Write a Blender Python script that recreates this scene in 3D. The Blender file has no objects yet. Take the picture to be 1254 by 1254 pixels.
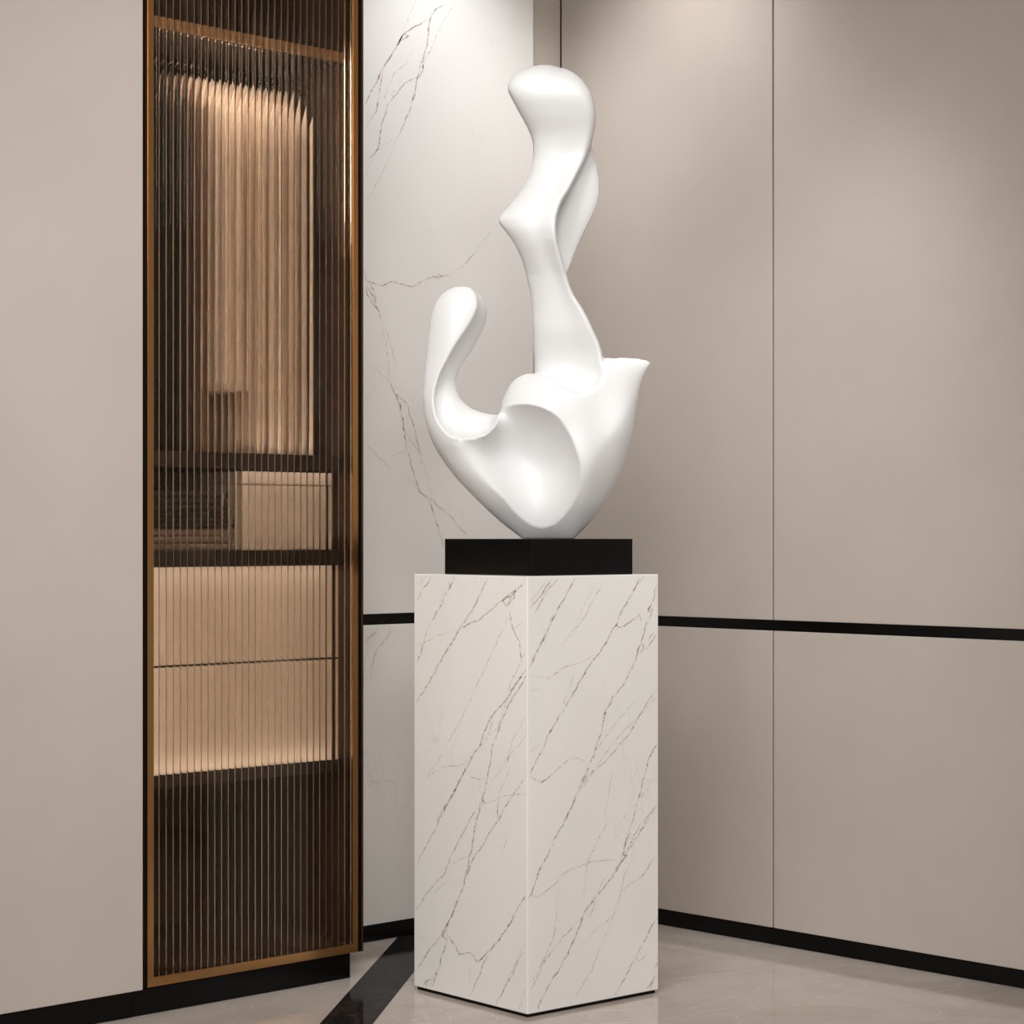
import bpy, bmesh, math, random
import numpy as np
from mathutils import Vector, Matrix
random.seed(7)
SC = bpy.context.scene
COL = SC.collection

# ------------------------------------------------------------------ camera, world, exposure
# Room axes: +x runs along the marble wall, +y along the right hand wall.
CA, SA = 0.72489, 0.68886
F = 2650.0; HZ = 655.0; CH = 1.1
cam_d = bpy.data.cameras.new('camera'); cam = bpy.data.objects.new('camera', cam_d); COL.objects.link(cam)
cam.location = (0, 0, CH)
cam.rotation_euler = (math.pi/2, 0, math.atan2(-SA, CA))
cam_d.sensor_width = 36; cam_d.lens = 36*F/1254
cam_d.shift_y = (HZ-627)/1254
cam_d.clip_start = 0.05
SC.camera = cam

w = bpy.data.worlds.new('world'); SC.world = w; w.use_nodes = True
bg = w.node_tree.nodes['Background']
bg.inputs[0].default_value = (1.0, 0.985, 0.968, 1); bg.inputs[1].default_value = 0.80

def area(name, loc, target, size, power, color=(1, .988, .972), spread=180, size_y=None):
    d = bpy.data.lights.new(name, 'AREA'); d.energy = power; d.color = color
    d.shape = 'RECTANGLE' if size_y else 'DISK'; d.size = size
    if size_y: d.size_y = size_y
    d.spread = math.radians(spread)
    o = bpy.data.objects.new(name, d); COL.objects.link(o); o.location = loc
    o.rotation_euler = (Vector(target)-Vector(loc)).to_track_quat('-Z', 'Y').to_euler()
    return o
def spot(name, loc, target, power, angle, blend=1.0, radius=.05, color=(1, .988, .972)):
    d = bpy.data.lights.new(name, 'SPOT'); d.energy = power; d.color = color
    d.spot_size = math.radians(angle); d.spot_blend = blend; d.shadow_soft_size = radius
    o = bpy.data.objects.new(name, d); COL.objects.link(o); o.location = loc
    o.rotation_euler = (Vector(target)-Vector(loc)).to_track_quat('-Z', 'Y').to_euler()
    return o
# recessed ceiling spots of the room, plus added corner, key and room fills
spot('ceiling_spot_marble', (3.95, 4.05, 2.96), (4.02, 4.50, 2.0), 27, 95, 1, .06, (.94, .97, 1))
spot('ceiling_spot_right_wall', (4.05, 3.95, 2.96), (4.50, 4.05, 1.9), 24, 100, 1, .06)
spot('added_corner_fill', (3.85, 2.85, 2.96), (4.5, 3.98, .5), 70, 52, 1, .1)  # added fill that lifts the right wall beside the plinth
spot('ceiling_spot_left_panel', (2.2, 3.0, 2.96), (2.5, 4.17, 1.2), 17, 110, 1, .08)
area('ceiling_light_sculpture', (2.85, 3.15, 2.95), (3.62, 3.85, 1.6), .35, 5, spread=120)
spot('added_key_light', (1.5, 1.5, 2.9), (3.35, 3.95, .8), 380, 78, 1, .7)  # added soft key light from the camera side, not a room fixture
area('added_room_fill', (.9, 2.5, 2.9), (3.2, 3.8, 0.8), 1.5, 32)  # added broad fill from the left, stands for no fixture

SC.view_settings.view_transform = 'Standard'
SC.view_settings.look = 'None'
SC.view_settings.exposure = 0.0
SC.view_settings.gamma = 1.0
SC.view_settings.use_curve_mapping = False

# ------------------------------------------------------------------ helpers
def ray(px, py):
    """direction of the photo's view line in room axes (per metre of depth)"""
    x = (px-627)/F; z = -(py-HZ)/F
    return (CA*x+SA, -SA*x+CA, z)

def mat(name, color, rough=.5, metal=0, spec=.5, coat=0):
    m = bpy.data.materials.new(name); m.use_nodes = True
    b = m.node_tree.nodes['Principled BSDF']
    b.inputs['Base Color'].default_value = (*color, 1); b.inputs['Roughness'].default_value = rough
    b.inputs['Metallic'].default_value = metal; b.inputs['Specular IOR Level'].default_value = spec
    b.inputs['Coat Weight'].default_value = coat
    return m
def nd(m, t, **kw):
    n = m.node_tree.nodes.new(t)
    for k, v in kw.items(): setattr(n, k, v)
    return n
def lk(m, a, b): m.node_tree.links.new(a, b)
def ramp(m, src, stops):
    r = nd(m, 'ShaderNodeValToRGB'); e = r.color_ramp.elements
    while len(e) < len(stops): e.new(.5)
    for i, (p, c) in enumerate(stops):
        e[i].position = p; e[i].color = (*c, 1) if len(c) == 3 else c
    lk(m, src, r.inputs[0]); return r
def noise(m, scale, detail=4, rough=.5, dist=0, vec=None):
    n = nd(m, 'ShaderNodeTexNoise'); n.inputs['Scale'].default_value = scale
    n.inputs['Detail'].default_value = detail; n.inputs['Roughness'].default_value = rough
    n.inputs['Distortion'].default_value = dist
    if vec is not None: lk(m, vec, n.inputs['Vector'])
    return n
def bsdf(m): return m.node_tree.nodes['Principled BSDF']
def coord(m, scale=None, rot=None):
    g = nd(m, 'ShaderNodeNewGeometry'); p = nd(m, 'ShaderNodeMapping')
    lk(m, g.outputs['Position'], p.inputs['Vector'])
    if scale: p.inputs['Scale'].default_value = scale
    if rot: p.inputs['Rotation'].default_value = rot
    return p.outputs['Vector']
def noisy(name, color, amt, scale, rough=.5, bump=0, bscale=400, **kw):
    m = mat(name, color, rough, **kw); v = coord(m)
    n = noise(m, scale, 5, .6, 0, v)
    lo = tuple(c*(1-amt) for c in color); hi = tuple(min(1, c*(1+amt)) for c in color)
    r = ramp(m, n.outputs['Fac'], [(.3, lo), (.7, hi)])
    lk(m, r.outputs[0], bsdf(m).inputs['Base Color'])
    if bump:
        n2 = noise(m, bscale, 3, .6, 0, v); bp = nd(m, 'ShaderNodeBump')
        bp.inputs['Strength'].default_value = bump; bp.inputs['Distance'].default_value = .001
        lk(m, n2.outputs['Fac'], bp.inputs['Height']); lk(m, bp.outputs[0], bsdf(m).inputs['Normal'])
    return m

M = {}
M['panel'] = noisy('beige_wall_board', (.475, .417, .372), .035, 3.0, .5, .15, 500)
M['white_edge'] = noisy('pale_board_edge', (.68, .62, .56), .02, 3.0, .4)
M['black'] = noisy('black_lacquer', (.003, .0028, .0025), .15, 5, .25, spec=.15)
M['black_gloss'] = noisy('black_polished_stone', (.0035, .0034, .0033), .2, 12, .2, spec=.16)
M['shadow_gap'] = noisy('dark_joint', (.045, .032, .023), .1, 5, .6)
M['gold'] = noisy('brushed_bronze_gold', (.52, .29, .12), .06, 6, .24, metal=1)
M['bronze'] = noisy('dark_bronze_edge', (.16, .08, .035), .06, 6, .3, metal=1)
M['white'] = noisy('white_lacquered_resin', (.745, .745, .745), .006, 3, .42)
M['wood'] = noisy('dark_brown_veneer', (.075, .045, .028), .2, 9, .7, spec=.25)
M['shelf'] = noisy('near_black_shelf', (.02, .014, .010), .2, 9, .35)
M['lip'] = noisy('bronze_shelf_lip', (.45, .27, .13), .08, 9, .35, metal=.6)
M['drawer'] = noisy('warm_beige_lacquer', (.82, .72, .63), .03, 6, .45)
M['steel'] = noisy('dark_steel_rail', (.05, .04, .035), .1, 20, .25, metal=1)

def marble(name, base, amt=.03):
    m = mat(name, base, .17)
    v = coord(m, (1, 1, .6), (0, .5, .3)); n = noise(m, 2.2, 6, .55, .6, v)
    r = ramp(m, n.outputs['Fac'], [(.3, tuple(c*(1-amt*1.6) for c in base)), (.55, base), (.75, tuple(min(1, c*(1+amt)) for c in base))])
    # faint hairlines running diagonally
    v2 = coord(m, (1.0, 1.0, .30), (.45, -.5, .2)); n2 = noise(m, 6, 7, .62, 1.1, v2)
    s = nd(m, 'ShaderNodeMath', operation='SUBTRACT'); lk(m, n2.outputs['Fac'], s.inputs[0]); s.inputs[1].default_value = .5
    a = nd(m, 'ShaderNodeMath', operation='ABSOLUTE'); lk(m, s.outputs[0], a.inputs[0])
    r2 = ramp(m, a.outputs[0], [(0.0, (1, 1, 1)), (.006, (0, 0, 0))])
    n3 = noise(m, 3.5, 3, .5, 0, coord(m)); r3 = ramp(m, n3.outputs['Fac'], [(.52, (0, 0, 0)), (.68, (.28, .28, .28))])
    mu = nd(m, 'ShaderNodeMath', operation='MULTIPLY'); lk(m, r2.outputs[0], mu.inputs[0]); lk(m, r3.outputs[0], mu.inputs[1])
    mx = nd(m, 'ShaderNodeMix', data_type='RGBA'); lk(m, mu.outputs[0], mx.inputs[0])
    lk(m, r.outputs[0], mx.inputs[6]); mx.inputs[7].default_value = (.42, .33, .26, 1)
    lk(m, mx.outputs[2], bsdf(m).inputs['Base Color'])
    return m
def vein(name, base, dark):
    m = mat(name, base, .2)
    n = noise(m, 75, 3, .65, .3, coord(m))
    r = ramp(m, n.outputs['Fac'], [(.36, tuple(b*.95+d*.05 for b, d in zip(base, dark))), (.50, tuple(b*.5+d*.5 for b, d in zip(base, dark))), (.66, dark)])
    lk(m, r.outputs[0], bsdf(m).inputs['Base Color'])
    return m
PB = (.87, .85, .825)
WB = (.685, .66, .635)
M['marble'] = marble('white_veined_marble', PB)
M['marble_vein'] = vein('marble_brown_vein', PB, (.29, .17, .095))
M['marble_faint'] = vein('marble_pale_vein', PB, (.46, .38, .31))
M['wall_marble'] = marble('pale_wall_marble', WB, .02)
M['wall_vein'] = vein('wall_marble_vein', WB, (.27, .16, .09))
M['wall_faint'] = vein('wall_marble_pale_vein', WB, (.40, .32, .26))

def floor_mat():
    base = (.47, .41, .36)
    m = mat('polished_beige_stone', base, .09, spec=.6)
    v = coord(m, (1, 1, 1), (0, 0, .5)); n = noise(m, 2.0, 8, .62, 1.2, v)
    r = ramp(m, n.outputs['Fac'], [(.25, (.37, .31, .265)), (.5, base), (.75, (.54, .475, .42))])
    v2 = coord(m, (.8, 1.7, 1), (0, 0, .35)); n2 = noise(m, 2.1, 5, .55, 2.2, v2)
    s = nd(m, 'ShaderNodeMath', operation='SUBTRACT'); lk(m, n2.outputs['Fac'], s.inputs[0]); s.inputs[1].default_value = .5
    a = nd(m, 'ShaderNodeMath', operation='ABSOLUTE'); lk(m, s.outputs[0], a.inputs[0])
    r2 = ramp(m, a.outputs[0], [(0.0, (.75, .75, .75)), (.007, (0, 0, 0))])
    mx = nd(m, 'ShaderNodeMix', data_type='RGBA'); lk(m, r2.outputs[0], mx.inputs[0])
    lk(m, r.outputs[0], mx.inputs[6]); mx.inputs[7].default_value = (.62, .56, .5, 1)
    lk(m, mx.outputs[2], bsdf(m).inputs['Base Color'])
    return m
M['floor'] = floor_mat()
def black_marble():
    m = mat('polished_black_marble', (.006, .0055, .0055), .08, spec=.02)
    n2 = noise(m, 4.5, 9, .65, 1.8, coord(m, (1, 2.0, 1), (0, 0, .9)))
    s = nd(m, 'ShaderNodeMath', operation='SUBTRACT'); lk(m, n2.outputs['Fac'], s.inputs[0]); s.inputs[1].default_value = .5
    a = nd(m, 'ShaderNodeMath', operation='ABSOLUTE'); lk(m, s.outputs[0], a.inputs[0])
    r2 = ramp(m, a.outputs[0], [(0.0, (.07, .06, .053)), (.007, (.012, .011, .011))])
    lk(m, r2.outputs[0], bsdf(m).inputs['Base Color'])
    return m
M['black_marble'] = black_marble()

def glass_mat():
    m = bpy.data.materials.new('bronze_tinted_glass'); m.use_nodes = True
    m.node_tree.nodes.remove(m.node_tree.nodes['Principled BSDF'])
    out = m.node_tree.nodes['Material Output']
    rf_ = nd(m, 'ShaderNodeBsdfGlass'); rf_.inputs['Color'].default_value = (.905, .838, .765, 1); rf_.inputs['IOR'].default_value = 1.27; rf_.inputs['Roughness'].default_value = .012
    lk(m, rf_.outputs[0], out.inputs['Surface'])
    return m
M['glass'] = glass_mat()
def emit(name, col, s):
    m = mat(name, (.8, .8, .8)); b = bsdf(m)
    b.inputs['Emission Color'].default_value = (*col, 1); b.inputs['Emission Strength'].default_value = s
    return m
M['led'] = emit('warm_led_diffuser', (1, .91, .81), 72)
M['fill_soft'] = emit('added_fill_glow_dim', (1, .92, .85), 5.4)  # glow of the added strips at the drawers and box shelf
M['fill_mid'] = emit('added_fill_glow_mid', (1, .90, .82), 8)  # glow of the added strip below the garments
def cloth(name, c): return noisy(name, c, .12, 40, .85, .4, 900)

def link(name, me, m, parent=None):
    o = bpy.data.objects.new(name, me); COL.objects.link(o)
    for q in (m if isinstance(m, (list, tuple)) else [m]): me.materials.append(q)
    if parent: o.parent = parent
    return o
def tag(o, label=None, cat=None, group=None, kind=None):
    for k, v in (('label', label), ('category', cat), ('group', group), ('kind', kind)):
        if v: o[k] = v
    return o
def empty(name, loc, rz=0):
    o = bpy.data.objects.new(name, None); COL.objects.link(o); o.location = loc; o.rotation_euler = (0, 0, rz)
    o.empty_display_size = .05
    return o
def boxes(name, bl, m, parent=None, bevel=0, seg=2):
    """bl: list of (x0,x1,y0,y1,z0,z1)"""
    bm = bmesh.new()
    for (x0, x1, y0, y1, z0, z1) in bl:
        r = bmesh.ops.create_cube(bm, size=1)
        for v in r['verts']:
            v.co = Vector(((x0+x1)/2+v.co.x*(x1-x0), (y0+y1)/2+v.co.y*(y1-y0), (z0+z1)/2+v.co.z*(z1-z0)))
    if bevel:
        bmesh.ops.bevel(bm, geom=list(bm.edges), offset=bevel, segments=seg, affect='EDGES', profile=.5)
    me = bpy.data.meshes.new(name); bm.to_mesh(me); bm.free()
    o = link(name, me, m, parent)
    if bevel:
        for p in me.polygons: p.use_smooth = False
    return o
def origin_to(o, loc):
    loc = Vector(loc)
    for v in o.data.vertices: v.co -= loc
    o.location = loc
    return o
def pydata(name, V, Fc, m, parent=None, smooth=False):
    me = bpy.data.meshes.new(name); me.from_pydata([tuple(v) for v in V], [], Fc); me.update()
    if smooth:
        for p in me.polygons: p.use_smooth = True
    return link(name, me, m, parent)
def S(o): return tag(o, kind='structure')

# ------------------------------------------------------------------ room shell
S(boxes('floor', [(-1.5, 4.62, -1.5, 4.9, -.05, 0)], M['floor']))
# black marble inlay running diagonally over the floor
def room(X, Y): return (CA*X+SA*Y, -SA*X+CA*Y)
p1 = room(-.3095, 5.94); p2 = room(-.3095-.1143*4.2, 5.94-4.2)
d = (p1[0]-p2[0], p1[1]-p2[1]); L = math.hypot(*d); n_ = (d[1]/L, -d[0]/L)
wd = .1185
q = [p2, p1, (p1[0]+n_[0]*wd+d[0]/L*.12, p1[1]+n_[1]*wd+d[1]/L*.12), (p2[0]+n_[0]*wd, p2[1]+n_[1]*wd)]
V = [(x, y, 0.0) for x, y in q]+[(x, y, .0008) for x, y in q]
S(pydata('trim_1', V, [(0, 3, 2, 1), (4, 5, 6, 7), (0, 1, 5, 4), (1, 2, 6, 5), (2, 3, 7, 6), (3, 0, 4, 7)], M['black_marble']))
S(boxes('ceiling', [(-1.5, 4.62, -1.5, 4.9, 3.0, 3.05)], noisy('white_ceiling_paint', (.8, .78, .75), .01, 2, .8)))

XR = 4.503      # right wall panel face
wr = S(boxes('wall_right', [(XR+.016, XR+.10, -1.5, 4.9, 0, 3.0)], M['shadow_gap']))
seams = [4.530, 3.7234, 2.915, 2.107, 1.30, .49, -.32, -1.5]
for (z0, z1) in ((.0465, .8425), (.8715, 2.999)):
    for i in range(len(seams)-1):
        b1, b0 = seams[i]-.0028, seams[i+1]+.0028
        boxes('wall_panel', [(XR, XR+.0155, b0, b1, z0, z1)], M['panel'], wr, .0018)
S(boxes('trim_2', [(XR+.006, XR+.016, -1.5, 4.53, .8430, .8710)], M['black'], None))
S(boxes('baseboard_right', [(XR+.007, XR+.0155, -1.5, 4.53, .0005, .044)], M['black'], None, .001))

YB = 4.497      # marble slab face
wb = S(boxes('wall_back', [(3.44, XR+.016, 4.545, 4.62, 0, 3.0)], M['shadow_gap']))
boxes('wall_panel', [(4.34, XR-.0015, 4.530, 4.5445, .0465, 2.999)], M['panel'], wb, .001)
ve = []
def slab(name, z0, z1, parent):
    return boxes(name, [(3.47, 4.359, YB, 4.5445, z0, z1)], [M['wall_marble'], M['wall_vein'], M['wall_faint']], parent, .0016)
slab_up = slab('marble_slab', .886, 2.999, wb); slab_lo = slab('marble_slab', .0465, .8565, wb)
S(boxes('trim_3', [(3.47, 4.355, YB+.006, 4.544, .8567, .8858)], M['black']))
S(boxes('baseboard_back', [(3.47, 4.50, YB+.006, 4.516, .0005, .0435)], M['black'], None, .001))

YC = 4.165      # face of left panel and cabinet door
wl = S(boxes('wall_left', [(-1.5, 2.75, YC+.02, YC+.10, 0, 3.0), (2.75, 2.78, YC+.02, 4.80, 0, 3.0)], M['shadow_gap']))
for i, (a0, a1) in enumerate(((1.99, 2.7945), (1.18, 1.986), (.37, 1.176), (-.44, .366), (-1.5, -.444))):
    boxes('wall_panel', [(a0, a1, YC, YC+.0195, .060, 2.999)], M['panel'], wl, .0012)
S(boxes('baseboard_left', [(-1.5, 2.7715, YC+.006, YC+.0195, .0005, .059)], M['black'], None, .0008))

# ------------------------------------------------------------------ traced marble veins laid into a slab mesh
def add_veins(o, plane, off, lines, org, sc, lim, Minv=None, seed=1):
    """plane: (point, normal) in room axes; polylines in crop pixels -> ribbons on that plane"""
    rnd = random.Random(seed)
    P0, N = Vector(plane[0]), Vector(plane[1])
    me = o.data; bm = bmesh.new(); bm.from_mesh(me)
    cz = Vector((0, 0, CH))
    for ln in lines:
        wv = ln[0]; pts = [Vector((org[0]+p[0]/sc, org[1]+p[1]/sc)) for p in ln[1:]]
        faint = wv < .8
        dens = []
        for a, b in zip(pts[:-1], pts[1:]):
            n = max(1, int((b-a).length/2.6))
            for k in range(n): dens.append(a+(b-a)*k/n)
        dens.append(pts[-1])
        jit = []; off1 = 0
        for i, p in enumerate(dens):
            off1 = off1*.72+rnd.uniform(-.75, .75)
            t = (dens[min(i+1, len(dens)-1)]-dens[max(i-1, 0)])
            if t.length < 1e-6: t = Vector((0, 1))
            t.normalize(); nn = Vector((-t.y, t.x))
            e = min(i, len(dens)-1-i, 4)/4
            jit.append((p+nn*off1, nn, wv*.62*(.35+rnd.random()*.9)*(.25+.75*e)))
        prev = None
        for p, nn, hw in jit:
            row = []
            for sgn in (-1, 1):
                qx = p+nn*hw*sgn
                dv = Vector(ray(qx.x, qx.y)); t = (P0-cz).dot(N)/dv.dot(N)
                w_ = cz+dv*t+N*off
                row.append(w_)
            ok = all(lim(x) for x in row)
            if ok:
                vs = [bm.verts.new((Minv @ x) if Minv else x) for x in row]
                if prev:
                    f = bm.faces.new((prev[0], prev[1], vs[1], vs[0])); f.material_index = 2 if faint else 1
                prev = vs
            else: prev = None
    bm.normal_update(); bm.to_mesh(me); bm.free()

wv_top = [
 (1.5,(350,90),(290,130),(245,160),(215,215),(180,270),(150,320),(110,400),(65,480)),
 (1.5,(435,20),(390,50),(365,95),(360,150),(350,220),(335,270),(310,360),(295,440),(265,540),(220,630)),
 (.7,(220,630),(190,700),(130,830),(65,950)),
 (1.1,(400,160),(350,270),(320,350),(250,390),(205,440),(165,490),(140,600),(125,690),(70,750)),
 (1.2,(150,320),(135,420),(120,510),(70,590)),
 (.6,(300,0),(270,70),(245,150)), (.6,(490,10),(450,60),(400,160)),
 (.7,(290,230),(260,290),(200,340),(160,430),(150,470)),
 (.7,(215,635),(125,690),(90,760),(70,820)),
 (1.8,(245,155),(225,205),(210,215)), (1.4,(245,160),(275,165),(240,185),(220,200)), (1.6,(340,260),(330,330),(315,360)),
 (.5,(680,1040),(620,1110),(570,1180),(530,1230)), (1.0,(165,430),(155,465)), (1.0,(205,420),(190,440),(210,445))]
wv_mid = [
 (1.3,(50,100),(60,140),(120,155),(160,135),(230,162),(290,130),(340,120),(380,115)), (.6,(380,115),(420,90),(480,30)),
 (1.6,(325,122),(335,114),(347,120),(335,127),(325,122)),
 (1.3,(55,150),(65,190),(85,225),(105,245),(120,290)), (1.1,(70,145),(95,190),(105,245)), (1.1,(60,155),(90,210),(100,250)),
 (.6,(120,290),(140,350),(180,480)), (.6,(115,300),(140,400),(150,530)),
 (1.4,(150,530),(185,610),(205,720),(215,790)), (1.0,(215,790),(240,870),(265,945),(320,985),(350,1020)),
 (1.3,(165,565),(215,610)), (.9,(215,610),(235,690),(265,800)), (1.5,(245,765),(268,810)), (.7,(268,810),(290,880),(315,980)),
 (1.1,(385,1045),(410,1080),(450,1115)), (1.4,(383,1040),(395,1055)), (1.0,(300,985),(335,1080),(355,1165)), (1.2,(300,985),(318,1025)),
 (.6,(320,985),(385,1045)), (.6,(55,770),(110,820),(160,860)), (.6,(215,795),(190,797),(150,810)), (.5,(200,880),(265,945)),
 (1.5,(200,700),(212,730)),(.6,(205,720),(250,780),(265,800)), (.5,(60,450),(150,530))]
wv_low = [
 (.9,(405,890),(400,950),(380,985),(310,1050),(270,1120),(240,1254),(230,1340)), (1.3,(320,1030),(300,1060)),
 (.9,(320,890),(240,960),(190,1000),(215,1050)), (.9,(300,920),(275,945),(210,985)), (.9,(300,940),(270,990),(230,1010)), (.7,(250,900),(200,985)),
 (.6,(210,1080),(190,1150),(180,1254),(178,1400)), (.6,(215,2200),(300,2220),(380,2200),(470,2230)), (.5,(180,2300),(240,2200)),
 (.5,(190,3360),(240,3280),(330,3350))]
limw_u = lambda p: 3.475 < p.x < 4.355 and .889 < p.z < 2.99
limw_l = lambda p: 3.475 < p.x < 4.355 and .05 < p.z < .853
pl = ((4, YB, 1), (0, -1, 0))
add_veins(slab_up, pl, .0003, wv_top, (430, 0), 3.8, limw_u, seed=3)
add_veins(slab_up, pl, .0003, wv_mid, (430, 300), 3.136, limw_u, seed=4)
add_veins(slab_lo, pl, .0003, wv_low, (420, 640), 6.964, limw_l, seed=5)

# ------------------------------------------------------------------ plinth
def world_of(px, Y): x = (px-627)/F*Y; return Vector((*room(x, Y), 0))
N0 = world_of(646, CH*F/592); NL = world_of(509, CH*F/556); NR = world_of(806, CH*F/561)
yaw = math.atan2((NR-N0).y, (NR-N0).x); SD = .417
er = Vector((math.cos(yaw), math.sin(yaw), 0)); el = Vector((-math.sin(yaw), math.cos(yaw), 0))
PC = N0+(er+el)*SD/2
PH = 1.0055
plinth = tag(empty('plinth', (PC.x, PC.y, 0), yaw), 'tall square white marble plinth with brown veins standing on the stone floor', 'plinth')
h = SD/2
pb = boxes('marble_body', [(-h, h, -h, h, .0085, PH)], [M['marble'], M['marble_vein'], M['marble_faint']], plinth, .0016)
boxes('recessed_foot', [(-h+.006, h-.006, -h+.006, h-.006, 0, .0085)], M['black'], plinth)
MI = (Matrix.Translation((PC.x, PC.y, 0)) @ Matrix.Rotation(yaw, 4, 'Z')).inverted()
vl = [
 (1.1,(230,60),(190,130),(130,250),(90,330),(60,420),(40,480)), (1.8,(205,90),(190,130)),
 (1.3,(380,75),(350,140),(300,230),(240,320),(180,430),(110,550),(40,670)),
 (1.0,(565,75),(515,140),(440,185),(345,270),(300,290),(245,320)), (.6,(245,320),(150,345),(80,380),(40,400)),
 (1.5,(450,185),(480,150),(515,125),(505,175),(470,205),(455,170)), (1.0,(440,190),(470,160),(500,150),(480,200)), (1.0,(520,110),(500,185)),
 (.9,(480,210),(500,310),(535,380),(550,490)), (.6,(570,260),(500,320)), (.8,(415,165),(425,140)),
 (.8,(110,60),(70,130),(40,180)), (.6,(90,60),(50,110)), (.6,(215,60),(150,190)),
 (1.4,(575,500),(510,590),(480,640),(415,715),(370,790),(340,880),(290,960),(190,1150),(140,1240)), (1.8,(485,630),(470,655)),
 (1.1,(575,520),(480,680),(440,770),(415,850),(390,960),(370,1080),(350,1150)), (2.2,(362,1110),(350,1165)), (1.6,(350,1130),(370,1145),(355,1165)),
 (1.4,(350,1150),(330,1220),(315,1300),(300,1380),(265,1550),(220,1670),(190,1730)), (1.5,(200,1700),(180,1745),(165,1790),(190,1810)),
 (1.1,(190,1730),(180,1830),(150,1930),(115,2030)), (2.0,(140,1970),(120,2010)),
 (.7,(570,400),(500,560),(430,780),(340,880)), (.7,(410,740),(380,840),(345,880)), (.6,(490,240),(420,390),(340,560),(250,750),(160,920),(85,1035)),
 (.7,(85,1035),(180,970),(240,970),(290,945)), (1.1,(290,1000),(310,1025),(340,1040),(370,1030)), (.7,(345,1040),(345,1090),(362,1110)),
 (1.1,(575,1010),(500,1110),(430,1230),(370,1340),(300,1430),(270,1520)), (.7,(360,1150),(400,1140),(460,1115),(570,1100)),
 (1.2,(435,1130),(435,1190),(430,1230)), (1.0,(330,1170),(240,1330),(170,1490),(100,1570),(40,1660)), (.7,(310,1400),(190,1450)),
 (1.0,(215,1680),(130,1820),(40,1945)),
 (1.4,(190,1790),(225,1830),(245,1880),(300,1870),(335,1915),(385,1865),(450,1790),(510,1680),(570,1590)), (2.0,(325,1895),(338,1915)), (1.8,(517,1665),(508,1680)),
 (1.0,(385,1865),(340,1980),(290,2090)), (.9,(555,1860),(480,2010),(410,2130)), (.7,(570,1800),(500,1960),(450,2060)),
 (1.6,(60,2040),(90,2000),(130,1990)), (1.2,(80,2040),(100,2000)), (1.2,(95,2050),(115,2010)),
 (.8,(270,1000),(190,1150),(110,1310),(40,1450)), (.7,(490,970),(450,1080),(430,1130)), (.6,(570,820),(480,930),(400,1060)), (.6,(560,730),(500,860),(470,980)),
 (.6,(40,1800),(70,1795),(105,1830)), (.5,(210,1500),(120,1590)), (.5,(480,1300),(450,1400)), (.7,(560,2040),(530,2150)), (.5,(290,1920),(300,2030))]
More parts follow.
